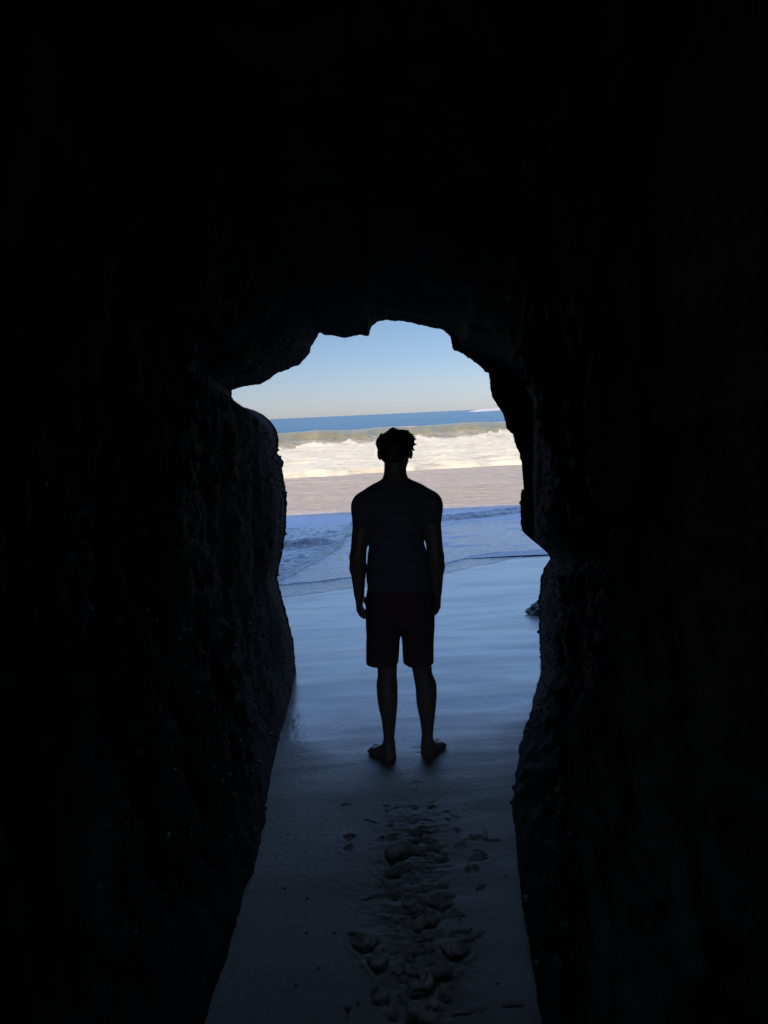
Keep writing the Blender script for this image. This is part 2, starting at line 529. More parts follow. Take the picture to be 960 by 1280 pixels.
# ------------------------------------------------------------------ sand
def footprint(px, py, ang, size=1.0, depth=0.022, toes=True, side=1):
    g = ground(px, py)
    return dict(x=g[0], y=g[1], a=math.radians(ang), s=size, d=depth, toes=toes, side=side)
PRINTS = [footprint(494, 1079, 8, 1.05, 0.03, True, 1), footprint(545, 1066, -20, .8, 0.014, True, -1),
          footprint(596, 1078, 25, .8, 0.012, True, 1), footprint(436, 1052, 4, .75, 0.013, False, 1),
          footprint(520, 1046, 10, .7, 0.014, True, -1), footprint(590, 1052, 60, .8, 0.010, True, 1),
          footprint(500, 1122, -28, .9, 0.018, True, 1), footprint(545, 1140, 20, .95, 0.028, True, -1),
          footprint(520, 1150, -6, .8, 0.014, True, 1), footprint(463, 1190, -22, 1.0, 0.034, True, 1),
          footprint(563, 1200, 24, 1.05, 0.036, True, -1), footprint(515, 1204, -4, .8, 0.010, False, 1),
          footprint(525, 1248, 12, 1.05, 0.032, True, 1), footprint(480, 1258, -30, .7, 0.018, True, -1),
          footprint(555, 1232, 0, .75, 0.016, False, 1), footprint(527, 1292, 5, 1.0, 0.03, True, -1),
          footprint(520, 984, 6, .7, 0.004, True, 1), footprint(522, 938, -12, .7, 0.004, True, -1)]

def dent(dx, dy, rx, ry):
    """soft pit with a small thrown-up rim"""
    q = np.sqrt((dx / rx) ** 2 + (dy / ry) ** 2)
    return -1.0 * (1 - sstep(0.55, 1.0, q)) + 0.16 * np.exp(-((q - 1.25) / 0.24) ** 2)

def sand_z(X, Y):
    z = sand_base(Y)
    inside = 1 - sstep(6.0, 9.0, Y)
    z = z + 0.012 * fbm(X * 0.8, Y * 0.7, 0 * X, 3) * inside + 0.004 * fbm(X * 0.5, Y * 2.5, 2 + 0 * X, 3)
    fp = np.zeros_like(z)
    m = (X > -1.0) & (X < 1.2) & (Y > 1.6) & (Y < 5)
    x, y = X[m], Y[m]
    wob_x = 0.012 * fbm(x * 14, y * 14, 0 * x, 3); wob_y = 0.012 * fbm(x * 14, y * 14, 7 + 0 * x, 3)
    acc = np.zeros_like(x)
    for p in PRINTS:
        ca, sa = math.cos(p['a']), math.sin(p['a'])
        dx, dy = x - p['x'] + wob_x, y - p['y'] + wob_y
        u = (dx * ca - dy * sa) / p['s']; v = (dx * sa + dy * ca) / p['s']
        near = (np.abs(u) < 0.25) & (np.abs(v) < 0.3)
        if not near.any(): continue
        a, b = u[near], v[near]
        h = 0.9 * dent(a, b + 0.075, 0.036, 0.045) + 0.9 * dent(a + 0.004 * p['side'], b - 0.045, 0.048, 0.042)
        h += 0.35 * dent(a + 0.016 * p['side'], b + 0.012, 0.03, 0.06)
        if p['toes']:
            for k in range(5):
                tx = (-0.034 + 0.0175 * k) * p['side']
                ty = 0.112 - 0.006 * k - 0.0022 * k * k
                rr = 0.013 if k == 0 else 0.0095
                h += 0.5 * dent(a - tx, b - ty, rr, rr * 1.25)
        acc[near] += h * p['d'] * 0.85
    # churned band of older, half-washed marks along the trail
    trail = np.exp(-((x - (0.06 + 0.02 * np.sin(y * 4))) / 0.15) ** 2) * sstep(3.75, 3.2, y) 
    acc += trail * (0.009 * fbm(x * 13, y * 18, 3 + 0 * x, 3) + 0.006 * fbm(x * 34, y * 44, 1 + 0 * x, 3, 0.6) - 0.004 * np.clip(ridged(x * 6, y * 9, 0 * x, 2) - 0.75, 0, 1))
    rd = np.random.default_rng(5)
    hole = ground(499, 1064)
    acc += 0.045 * np.minimum(dent(x - hole[0] + wob_x, y - hole[1] + wob_y, 0.075, 0.06), 0.02)
    for _ in range(75):                   # small scuffs and half washed toe marks
        cx_, cy_ = 0.07 + rd.normal() * 0.12, rd.uniform(2.0, 3.6)
        a_, b_ = rd.uniform(0.015, 0.045), rd.uniform(0.008, 0.02); th_ = rd.normal() * 0.6
        ux, uy = x - cx_ + wob_x, y - cy_ + wob_y
        nr = (np.abs(ux) < 0.1) & (np.abs(uy) < 0.1)
        p_, q_ = ux[nr] * math.cos(th_) + uy[nr] * math.sin(th_), -ux[nr] * math.sin(th_) + uy[nr] * math.cos(th_)
        q_ = q_ + 6 * p_ ** 2 * rd.choice((-1, 1))
        acc[nr] += rd.uniform(0.003, 0.009) * dent(p_, q_, a_, b_)
    acc = acc + 0.3 * np.abs(acc) * fbm(x * 45, y * 45, 5 + 0 * x, 2)
    fp[m] = acc + 0.0012 * fbm(x * 40, y * 40, 0 * x, 2)
    return z + fp

xs = np.unique(np.concatenate([np.linspace(-60, -8, 14), np.linspace(-8, -1.2, 60), np.linspace(-1.2, -0.62, 40), np.linspace(-0.62, 0.72, 240), np.linspace(0.72, 1.4, 45),
                               np.linspace(1.4, 8, 58), np.linspace(8, 60, 14)]))
ys = np.unique(np.concatenate([np.linspace(-42, 1.6, 24), np.linspace(1.6, 4.4, 420), np.linspace(4.4, 8, 130),
                               np.linspace(8, 16, 120), np.linspace(16, 40, 20)]))
GX, GY = np.meshgrid(xs, ys)
GZ = sand_z(GX, GY)
sand = mesh_obj('sand', np.stack([GX, GY, GZ], -1).reshape(-1, 3), grid_faces(len(ys), len(xs)), MAT['sand'])
tag(sand, 'smooth wet sand with footprints leading out of the cave', 'sand', kind='structure')

# ------------------------------------------------------------------ sea
def wave_line(x): return 66 + 0.55 * np.clip(x, -40, 40) + 2.0 * pn(x * 0.09, 0 * x, 3 + 0 * x) + 0.8 * fbm(x * 0.4, 0 * x, 6 + 0 * x, 3)
def foam_front(x): return 30.5 + 0.22 * np.clip(x, -30, 30) + 1.2 * fbm(x * 0.25, 0 * x, 8 + 0 * x, 4)

def sea_z(X, Y):
    zb = np.maximum(SEA, sand_base(Y) + 0.012)
    amp = sstep(13, 40, Y)
    z = zb + amp * 0.09 * fbm(X * 0.10, Y * 0.35, 0 * X, 4) + 0.014 * fbm(X * 0.7, Y * 1.6, 0 * X, 3)
    yc = wave_line(X)
    d = Y - yc
    H = 1.15 + 0.22 * fbm(X * 0.16, 1 + 0 * X, 0 * X, 4)
    front = np.exp(-(np.clip(-d, 0, None) / 3.6) ** 2); backp = np.exp(-(np.clip(d, 0, None) / 7.5) ** 2)
    z = z + H * np.where(d < 0, front, backp)
    for yk, h in ((130, 0.5), (210, 0.7), (330, 0.6)):
        z = z + h * np.exp(-((Y - yk - 0.3 * X) / (yk * 0.06)) ** 2) * (0.6 + 0.6 * pn(X * 0.03, yk + 0 * X, 0 * X))
    z = z * (Y < 900) + SEA * (Y >= 900)
    return z
yy = np.concatenate([11.0 * np.exp(np.arange(0, 470) * 0.0047), 11.0 * math.exp(470 * 0.0047) * np.exp(np.arange(0, 60) * 0.02),
                     np.geomspace(340, 900, 44), np.geomspace(930, 40000, 40)])
u = np.linspace(-1, 1, 341)
u = 0.55 * u + 0.45 * u ** 3
YY, UU = np.meshgrid(yy, u, indexing='ij')
XX = UU * (4 + 0.85 * YY)
ZZ = sea_z(XX, YY)
d = YY - wave_line(XX)
streak = fbm(XX * 0.18, YY * 0.8, 0 * XX, 4)
foam = np.where(YY < 21, 0.49, 0.50) + np.where(YY < 21, 0.2, 0.10) * streak
face = np.clip(0.36 + 0.16 * fbm(XX * 0.5, YY * 0.5, 4 + 0 * XX, 4), 0, 1) * sstep(-1.2, -3.6, d)
foam = foam * sstep(-4, -7, d) + sstep(-7, -4, d) * face
foam += 0.62 * np.exp(-((d + 0.3) / 0.8) ** 2) * sstep(0.15, 0.5, fbm(XX * 0.16, 5 + 0 * XX, 0 * XX, 3))
foam = np.clip(foam, 0, 1)
surf = np.exp(-((YY - 560) / 40) ** 2) * sstep(34, 44, XX) * sstep(0.0, 0.2, 0.3 + pn(XX * 0.03, YY * 0.01, 0 * XX))
foam = np.maximum(foam, 0.95 * surf)
ZZ = ZZ + 2.6 * surf
silt = np.clip(sstep(14, 2.5, d) + 0.0, 0, 1)
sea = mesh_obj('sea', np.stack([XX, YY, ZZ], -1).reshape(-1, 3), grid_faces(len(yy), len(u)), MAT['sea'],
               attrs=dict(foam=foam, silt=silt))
tag(sea, 'blue sea with a low green brown wave about to break', 'sea', kind='structure')

# white foam of the broken wave, a thick lumpy layer on the water
fu = np.linspace(-1, 1, 421); fu = 0.6 * fu + 0.4 * fu ** 3
fv = np.linspace(0, 1, 170) ** 1.5
FV, FU = np.meshgrid(fv, fu, indexing='ij')
FX = FU * 46
y0, y1 = foam_front(FX), wave_line(FX) - 3.8 + 2.6 * fbm(FX * 0.25, 0 * FX, 2 + 0 * FX, 5, 0.6)
FY = y0 + (y1 - y0) * FV
lum = fbm(FX * 0.5, FY * 1.1, 0 * FX, 5, 0.6)
edge = sstep(0, 0.02, FV) * sstep(1, 0.96, FV)
FZ = sea_z(FX, FY) + (0.06 + 0.16 * np.exp(-((FV - 0.05) / 0.07) ** 2) + 0.13 * np.exp(-((FV - 0.42 - 0.1 * pn(FX * .1, 0 * FX, 0 * FX)) / 0.08) ** 2) + 0.10 * lum) * edge - 0.08 * (1 - edge)
fo = mesh_obj('sea_foam', np.stack([FX, FY, FZ], -1).reshape(-1, 3), grid_faces(len(fv), len(fu)), MAT['foam'])
tag(fo, 'bright white surf foam spread in front of the wave', 'foam', kind='stuff')

# thin sheets of the last swash sliding over the sand
def edge_from(pix):
    g = np.array([ground(*p) for p in pix])
    o = np.argsort(g[:, 0]); g = g[o]
    def f(x):
        return np.interp(x, g[:, 0], g[:, 1]) + 0.04 * fbm(x * 2.2, 0 * x, 0 * x, 3) + 0.01 * fbm(x * 14, 0 * x, 3 + 0 * x, 2)
    return f
eC = edge_from([(250, 756), (345, 748), (400, 741), (440, 735), (500, 730), (556, 717), (590, 709), (650, 697), (690, 690), (800, 676)])
eA = edge_from([(250, 740), (345, 733), (400, 728), (440, 723), (500, 716), (556, 706), (590, 697), (620, 692), (680, 689), (800, 672)])
eB = edge_from([(250, 760), (345, 729), (370, 718), (395, 704), (415, 692), (426, 684), (431, 674), (440, 668), (480, 663), (560, 652), (650, 642), (800, 630)])
def sheet(ef, x0, x1, thick, depth, rim, foam0, lump, nx=420, ny=130):
    x = np.linspace(x0, x1, nx); v = np.linspace(0, 1, ny) ** 2.2
    Vv, Xx = np.meshgrid(v, x, indexing='ij')
    depth = np.clip(np.minimum(depth, 17.3 + 0.5 * fbm(Xx * 0.6, 0 * Xx, 0 * Xx, 4) - ef(Xx)), 1.0, None)  # far end stops short of the sunlit wash, keeping the grey water in shadow
    Vv = Vv * depth
    Yy = ef(Xx) + Vv
    zb = np.maximum(sand_base(Yy), SEA)
    prof = thick * (1 - np.exp(-Vv / rim)) + lump * np.exp(-((Vv - 3 * rim) / (2.5 * rim)) ** 2) * (0.6 + 0.6 * fbm(Xx * 3, Vv * 6, 0 * Xx, 3))
    tex = lump * 0.6 * fbm(Xx * 3.0, Yy * 6, 1 + 0 * Xx, 4, 0.6) * sstep(0, 0.3, Vv)
    Zz = zb - 0.004 + prof + tex + 0.002 * fbm(Xx * 9, Yy * 14, 0 * Xx, 2) * sstep(0, .1, Vv)
    if lump > 0.02:          # a low rolling ripple left of the figure
        Zz += 0.12 * np.exp(-((Yy - 13.3 - 0.10 * fbm(Xx * 2, 0 * Xx, 0 * Xx, 3) - 0.25 * (Xx + 1.1)) / np.where(Yy < 13.3 + 0.25 * (Xx + 1.1), 0.13, 0.4)) ** 2) * np.exp(-((Xx + 1.5) / 0.8) ** 2)
    Zz -= 0.05 * sstep(0.8, 1.0, Vv / depth)
    fm = foam0 + 0.22 * np.exp(-Vv / 0.05) + 0.16 * fbm(Xx * 0.8, Yy * 2.0, 0 * Xx, 3)
    return np.stack([Xx, Yy, Zz], -1).reshape(-1, 3), grid_faces(ny, nx), fm.ravel()
parts = [sheet(eC, -7, 9, 0.008, 2.2, 0.012, 0.3, 0.002), sheet(eA, -7, 9, 0.020, 5.5, 0.02, 0.42, 0.006),
         sheet(eB, -8, 10, 0.034, 8.0, 0.04, 0.50, 0.05, 640, 240)]
SV, SF, SFm, off = [], [], [], 0
for v_, f_, m_ in parts:
    SV.append(v_); SF.append(f_ + off); SFm.append(m_); off += len(v_)
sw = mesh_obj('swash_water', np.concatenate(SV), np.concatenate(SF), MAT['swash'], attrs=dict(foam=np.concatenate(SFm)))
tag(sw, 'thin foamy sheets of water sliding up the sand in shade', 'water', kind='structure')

# ------------------------------------------------------------------ implicit surfaces for the figure
class Field:
    def __init__(self, lo, hi, h):
        self.lo = np.array(lo, float); self.h = h
        self.n = np.ceil((np.array(hi) - self.lo) / h).astype(int) + 1
        self.D = np.full(self.n, 0.2, np.float32)
    def box(self, lo, hi, m):
        a = np.clip(np.floor((np.array(lo) - m - self.lo) / self.h).astype(int), 0, self.n)
        b = np.clip(np.ceil((np.array(hi) + m - self.lo) / self.h).astype(int) + 1, 0, self.n)
        if (b <= a).any(): return None, None
        sl = tuple(slice(i, j) for i, j in zip(a, b))
        g = np.meshgrid(*[self.lo[k] + self.h * np.arange(a[k], b[k]) for k in range(3)], indexing='ij')
        return sl, g
    def union(self, sl, d, k):
        o = self.D[sl]
        hh = np.clip(0.5 + 0.5 * (o - d) / max(k, 1e-5), 0, 1)
        self.D[sl] = o + (d - o) * hh - k * hh * (1 - hh)
    def cone(self, a, b, r1, r2, k=0.015, flat=1.0, cut=None):
        """tapered capsule; flat squeezes it front to back"""
        a, b = np.array(a, float), np.array(b, float)
        R = max(r1, r2)
        sl, g = self.box(np.minimum(a, b) - R, np.maximum(a, b) + R, k + 0.03)
        if sl is None: return
        s = np.array([1, 1 / flat, 1])
        A, B = a * s, b * s
        P = [g[i] * s[i] for i in range(3)]
        ab = B - A; L = ab @ ab + 1e-9
        t = np.clip(sum((P[i] - A[i]) * ab[i] for i in range(3)) / L, 0, 1)
        d = np.sqrt(sum((P[i] - A[i] - t * ab[i]) ** 2 for i in range(3))) - (r1 + (r2 - r1) * t)
        if flat < 1: d = d * flat
        if cut is not None: d = np.maximum(d, cut(*g))
        self.union(sl, d, k)
    def ell(self, c, r, k=0.02, yaw=0.0, pitch=0.0):
        c, r = np.array(c, float), np.array(r, float)
        sl, g = self.box(c - r.max(), c + r.max(), k + 0.03)
        if sl is None: return
        x, y, z = g[0] - c[0], g[1] - c[1], g[2] - c[2]
        cy, sy = math.cos(yaw), math.sin(yaw)
        x, y = x * cy + y * sy, -x * sy + y * cy
        cp, sp = math.cos(pitch), math.sin(pitch)
        y, z = y * cp + z * sp, -y * sp + z * cp
        k0 = np.sqrt((x / r[0]) ** 2 + (y / r[1]) ** 2 + (z / r[2]) ** 2)
        k1 = np.sqrt((x / r[0] ** 2) ** 2 + (y / r[1] ** 2) ** 2 + (z / r[2] ** 2) ** 2) + 1e-9
        self.union(sl, k0 * (k0 - 1) / k1, k)
    def limb(self, pts, rad, sub=6, k=0.004):
        pts = np.array(pts, float); rad = np.array(rad, float); n = len(pts)
        P_ = []; R_ = []
        for i in range(n - 1):
            p0, p1, p2, p3 = pts[max(i - 1, 0)], pts[i], pts[i + 1], pts[min(i + 2, n - 1)]
            q0, q1, q2, q3 = rad[max(i - 1, 0)], rad[i], rad[i + 1], rad[min(i + 2, n - 1)]
            for t in np.arange(sub) / sub:
                h = lambda a, b, c, d: 0.5 * (2 * b + (c - a) * t + (2 * a - 5 * b + 4 * c - d) * t * t + (3 * b - a - 3 * c + d) * t ** 3)
                P_.append(h(p0, p1, p2, p3)); R_.append(h(q0, q1, q2, q3))
        P_.append(pts[-1]); R_.append(rad[-1])
        for a, b, r, q in zip(P_[:-1], P_[1:], R_[:-1], R_[1:]): self.cone(a, b, r, q, k)
    def grid(self):
        return np.meshgrid(*[self.lo[k] + self.h * np.arange(self.n[k]) for k in range(3)], indexing='ij')
    def mesh(self):
        D = self.D.astype(float); n = self.n
        ins = D < 0
        cx = tuple(m - 1 for m in n)
        cnt = np.zeros(cx); pos = np.zeros((*cx, 3))
        any_i = np.zeros(cx, bool); all_i = np.ones(cx, bool)
        def cor(i, j, k, A): return A[i:i + cx[0], j:j + cx[1], k:k + cx[2]]
        for i in (0, 1):
            for j in (0, 1):
                for k in (0, 1):
                    q = cor(i, j, k, ins); any_i |= q; all_i &= q
        act = any_i & ~all_i
        for ax in range(3):
            for p in (0, 1):
                for q in (0, 1):
                    o0 = [0, 0, 0]; oth = [m for m in range(3) if m != ax]
                    o0[oth[0]] = p; o0[oth[1]] = q
                    o1 = list(o0); o1[ax] = 1
                    d0, d1 = cor(*o0, D), cor(*o1, D)
                    cr = ((d0 < 0) != (d1 < 0))
                    t = np.where(cr, d0 / np.where(cr, d0 - d1, 1), 0)
                    cnt += cr
                    for m in range(3):
                        pos[..., m] += cr * (t if m == ax else o0[m])
        ids = np.full(cx, -1, np.int64); ids[act] = np.arange(act.sum())
        idx = np.argwhere(act)
        Vv = self.lo + self.h * (idx + pos[act] / cnt[act][:, None])
        Fs = []
        for ax in range(3):
            o = [m for m in range(3) if m != ax]
            s0 = [slice(1, n[m] - 1) for m in range(3)]; s0[ax] = slice(0, n[ax] - 1)
            s1 = list(s0); s1[ax] = slice(1, n[ax])
            a, b = ins[tuple(s0)], ins[tuple(s1)]
            cr = np.argwhere(a != b)
            base = cr + np.array([0 if m == ax else 1 for m in range(3)])
            flip = a[a != b]
            def cell(da, db):
                c2 = base.copy(); c2[:, o[0]] -= da; c2[:, o[1]] -= db
                return ids[c2[:, 0], c2[:, 1], c2[:, 2]]
            q = np.stack([cell(1, 1), cell(0, 1), cell(0, 0), cell(1, 0)], 1)
            sgn = flip if ax != 1 else ~flip
            q[~sgn] = q[~sgn][:, ::-1]
            Fs.append(q)
        return Vv, np.concatenate(Fs)

hL, hR = ground(489, 955), ground(536, 950)
PY = 0.5 * (hL[1] + hR[1]) + 0.03
PX = 0.5 * (hL[0] + hR[0])
def J(px, py, dy=0.0): return at(px, py, PY + dy)
origin = np.array([PX, PY, float(sand_base(PY))])

person = bpy.data.objects.new('person', None)
person.location = origin
COL.objects.link(person)
tag(person, 'barefoot person in dark tee and knee-length shorts standing facing the sea', 'person')
def figure_part(name, fld, mat, parent, smooth_it=2):
    Vv, Ff = fld.mesh()
    for _ in range(smooth_it):                       # light Laplacian relax
        s = np.zeros_like(Vv); cn = np.zeros(len(Vv))
        for a, b in ((0, 1), (1, 2), (2, 3), (3, 0)):
            np.add.at(s, Ff[:, a], Vv[Ff[:, b]]); np.add.at(cn, Ff[:, a], 1)
        Vv = Vv * 0.5 + 0.5 * s / cn[:, None]
    return mesh_obj(name, Vv - origin, Ff, mat, parent)

shL, shR = J(455, 630), J(537, 628)
elL, elR = J(447, 697, -0.02), J(545, 696, -0.02)
wrL, wrR = J(449, 743, 0.03), J(546, 739, 0.03)
neck0, neck1 = J(494, 606, -0.02), J(494, 582, -0.005)
head = J(494, 561.5, 0.012)
hipL, hipR = J(482, 752, 0), J(520, 752, 0)
knL, knR = J(484, 836, 0.02), J(528, 836, 0.02)
caL, caR = J(483.5, 862, -0.012), J(533, 862, -0.012)
anL, anR = J(486.5, 930, -0.012), J(534, 927, -0.012)

B = Field((PX - 0.36, PY - 0.22, origin[2] - 0.03), (PX + 0.36, PY + 0.30, origin[2] + 1.80), 0.005)
HEADYAW = math.radians(-14)
def body_torso(f, grow=0.0):
    c = J(494, 648, -0.005); f.ell(c, (0.160 + grow, 0.108 + grow, 0.165), 0.05)
    c = J(495, 622, -0.012); f.ell(c, (0.165 + grow, 0.085 + grow, 0.075 + grow), 0.04)
    c = J(496, 690, 0.0); f.ell(c, (0.136 + grow, 0.098 + grow, 0.17), 0.05)
    c = J(498.5, 712, 0.0); f.ell(c, (0.141 + grow, 0.100 + grow, 0.15), 0.05)
    c = J(499, 735, 0.0); f.ell(c, (0.155 + grow, 0.112 + grow, 0.13), 0.05)
    for s in (shL, shR):
        f.cone(J(494, 606, -0.02), s + np.array([0, 0, -0.008]), 0.046 + grow * .6, 0.047 + grow, 0.045)
body_torso(B)
B.ell(J(486, 765, -0.05), (0.085, 0.075, 0.09), 0.04); B.ell(J(516, 765, -0.05), (0.085, 0.075, 0.09), 0.04)
B.cone(neck0, neck1, 0.060, 0.055, 0.03)
# head, with a face that looks out to sea
fy = np.array([-math.sin(HEADYAW), math.cos(HEADYAW), 0]); fx = np.array([math.cos(HEADYAW), math.sin(HEADYAW), 0]); fz = np.array([0, 0, 1.])
def H(x, y, z): return head + x * fx + y * fy + z * fz
B.ell(H(0, -0.012, 0.008), (0.077, 0.096, 0.078), 0.02, HEADYAW)
B.ell(H(0, 0.03, -0.045), (0.060, 0.066, 0.072), 0.03, HEADYAW)
B.ell(H(0, 0.065, -0.092), (0.03, 0.026, 0.022), 0.025, HEADYAW)           # chin
B.cone(H(0, 0.088, 0.01), H(0, 0.112, -0.028), 0.010, 0.014, 0.012)        # nose
B.ell(H(0, 0.088, -0.058), (0.024, 0.012, 0.006), 0.006, HEADYAW)          # lips
B.ell(H(0, 0.087, -0.067), (0.020, 0.012, 0.006), 0.006, HEADYAW)
for s in (-1, 1):
    B.ell(H(s * 0.031, 0.082, 0.018), (0.02, 0.012, 0.008), 0.012, HEADYAW)   # brow
    B.ell(H(s * 0.045, 0.060, -0.02), (0.022, 0.022, 0.02), 0.02, HEADYAW)    # cheek
    e = H(s * 0.080, -0.005, -0.022)
    B.ell(e, (0.012, 0.020, 0.032), 0.008, HEADYAW + s * 0.35)                # ear
# arms
for sh, el, wr, s in ((shL, elL, wrL, -1), (shR, elR, wrR, 1)):
    B.ell(sh + np.array([s * 0.003, 0, -0.036]), (0.055, 0.060, 0.078), 0.04)
    B.cone(sh, el, 0.050, 0.039, 0.03)
    fa = el + (wr - el) * 0.28
    B.cone(el, fa, 0.038, 0.041, 0.02)
    B.cone(fa, wr, 0.041, 0.0275, 0.02, 0.9)
    # hand: palm, four fingers bent a little, thumb from the palm's side
    dwn = (wr - el) / np.linalg.norm(wr - el)
    dwn = dwn + np.array([0.0, 0.10, 0]); dwn /= np.linalg.norm(dwn)
    fwd = np.array([s * -0.12, 1, 0.0]); fwd -= dwn * (fwd @ dwn); fwd /= np.linalg.norm(fwd)
    inn = np.cross(dwn, fwd); inn = inn if inn[0] * s < 0 else -inn            # toward the thigh
    pc = wr + dwn * 0.045
    for k in range(4):
        o = (0.027 - 0.018 * k)
        B.cone(wr + fwd * o * 0.5, pc + dwn * 0.035 + fwd * o * 1.05, 0.018, 0.0145, 0.012)
    for k, ln in enumerate((0.068, 0.077, 0.070, 0.055)):
        o = (0.030 - 0.0205 * k)
        a0 = pc + dwn * 0.036 + fwd * o * 1.05
        a1 = a0 + (dwn * 0.93 + inn * 0.28 + fwd * 0.03 * (1.5 - k)) * ln * 0.45
        a2 = a1 + (dwn * 0.75 + inn * 0.62) * ln * 0.32
        a3 = a2 + (dwn * 0.45 + inn * 0.85) * ln * 0.26
        B.cone(a0, a1, 0.0098, 0.0090, 0.003); B.cone(a1, a2, 0.0090, 0.0082, 0.003); B.cone(a2, a3, 0.0082, 0.0070, 0.003)
    t0 = wr + dwn * 0.022 + fwd * 0.022 + inn * 0.006
    t1 = t0 + (dwn * 0.72 + fwd * 0.55 + inn * 0.25) * 0.042
    t2 = t1 + (dwn * 0.9 + fwd * 0.25 + inn * 0.25) * 0.030
    t3 = t2 + (dwn * 0.95 + inn * 0.25) * 0.022
    B.cone(t0, t1, 0.0145, 0.0115, 0.010); B.cone(t1, t2, 0.0112, 0.0098, 0.004); B.cone(t2, t3, 0.0098, 0.008, 0.003)
# legs and feet
for hip, kn, ca, an, heel, s, ang in ((hipL, knL, caL, anL, hL, -1, 33), (hipR, knR, caR, anR, hR, 1, 29)):
    cxs = (484, 483.8, 484.7, 486, 486.2, 486.5) if s < 0 else (527.3, 532.4, 533, 534, 534.2, 534)
    lp = [hip] + [J(cx_, cy_, dy_) for cx_, cy_, dy_ in zip(cxs, (835, 857, 878, 899, 920, 931), (0.015, -0.004, -0.012, -0.012, -0.012, -0.012))]
    B.limb(lp, [0.086, 0.0515, 0.0545, 0.051, 0.038, 0.0285, 0.0265])
    gz = float(sand_base(heel[1])) - 0.004
    a = math.radians(ang)
    fd = np.array([s * math.sin(a), math.cos(a), 0]); sd_ = np.array([math.cos(a), -s * math.sin(a), 0])   # sd_: to the right of the foot
    hc = np.array([an[0], heel[1] + 0.03, gz + 0.032])
    B.ell(hc, (0.031, 0.036, 0.036), 0.02)
    B.cone(an, hc + fd * 0.01, 0.0285, 0.033, 0.02)
    for m_ in (-1, 1): B.ell(an + sd_ * 0.027 * m_ + np.array([0, 0.005, -0.035]), (0.012, 0.014, 0.014), 0.012)
    B.cone(an + fd * 0.025 + np.array([0, 0, -0.03]), hc + fd * 0.115 + np.array([0, 0, -0.005]), 0.032, 0.022, 0.025)
    B.cone(hc + np.array([0, 0, -0.008]), hc + fd * 0.13 + sd_ * s * 0.018 + np.array([0, 0, -0.012]), 0.028, 0.021, 0.02)
    ball = hc + fd * 0.135
    B.cone(ball - sd_ * 0.024 + np.array([0, 0, -0.012]), ball + sd_ * 0.026 + np.array([0, 0, -0.014]), 0.021, 0.019, 0.02)
    for k in range(5):                                    # big toe on the inner side
        q = (-0.033 + 0.0165 * k) * s
        tl = (0.062, 0.056, 0.050, 0.043, 0.034)[k]; tr = (0.0125, 0.0095, 0.009, 0.0085, 0.008)[k]
        b0 = ball + sd_ * q + fd * (0.012 - 0.004 * k) + np.array([0, 0, -0.014])
        b1 = b0 + fd * tl * 0.6 + np.array([0, 0, 0.003]); b2 = b0 + fd * tl + np.array([0, 0, -0.004])
        B.cone(b0, b1, tr + 0.001, tr, 0.006); B.cone(b1, b2, tr, tr * 0.9, 0.004)
g_ = B.grid()
B.D = np.maximum(B.D, (sand_base(g_[1]) - 0.006 - g_[2]).astype(np.float32))
del g_
figure_part('body', B, MAT['skin'], person, 2)
for s in (-1, 1):
    c = H(s * 0.031, 0.083, 0.0)
    th = np.linspace(0, math.pi, 9); ph = np.linspace(0, 2 * math.pi, 13)[:-1]
    Ev = [c - origin + 0.0115 * np.array([math.sin(t) * math.cos(p), math.sin(t) * math.sin(p), math.cos(t)]) for t in th for p in ph]
    mesh_obj('eye', Ev, grid_faces(9, 12, True), MAT['eye'], person)

# hair
Hf = Field(head - np.array([0.14, 0.15, 0.13]), head + np.array([0.14, 0.16, 0.16]), 0.0035)
def hair_cut(x, y, z):
    X = (x - head[0]) * fx[0] + (y - head[1]) * fx[1]; Yh = (x - head[0]) * fy[0] + (y - head[1]) * fy[1]; Zh = z - head[2]
    return np.maximum(np.minimum(Yh - 0.03, 0.075 - Zh + (Yh - 0.05) * 0.3), -0.062 - Zh + np.clip(Yh + 0.03, 0, 1) * 0.9)
Hf.ell(H(0, -0.014, 0.012), (0.081, 0.104, 0.072), 0.02, HEADYAW)
Hf.ell(at(489, 549.5, head[1] + 0.02), (0.052, 0.08, 0.046), 0.02, HEADYAW)
Hf.ell(at(480.5, 553.5, head[1] + 0.02), (0.042, 0.08, 0.042), 0.015, HEADYAW)
Hf.ell(at(507.5, 554, head[1] + 0.02), (0.047, 0.08, 0.040), 0.015, HEADYAW)
Hf.ell(H(0, -0.05, -0.03), (0.066, 0.06, 0.045), 0.02, HEADYAW)
gg = Hf.grid()
Hf.D = np.maximum(Hf.D, hair_cut(*gg)).astype(np.float32)
rs = np.random.default_rng(3)
def lock(a, dirv, ln, r):
    a = np.array(a); dirv = dirv / np.linalg.norm(dirv)
    m_ = a + dirv * ln * 0.6; e_ = m_ + (dirv + np.array([0, 0, -0.35]) + 0.35 * fx) * ln * 0.4
    Hf.cone(a, m_, r, r * 0.75, 0.006); Hf.cone(m_, e_, r * 0.75, r * 0.3, 0.003)
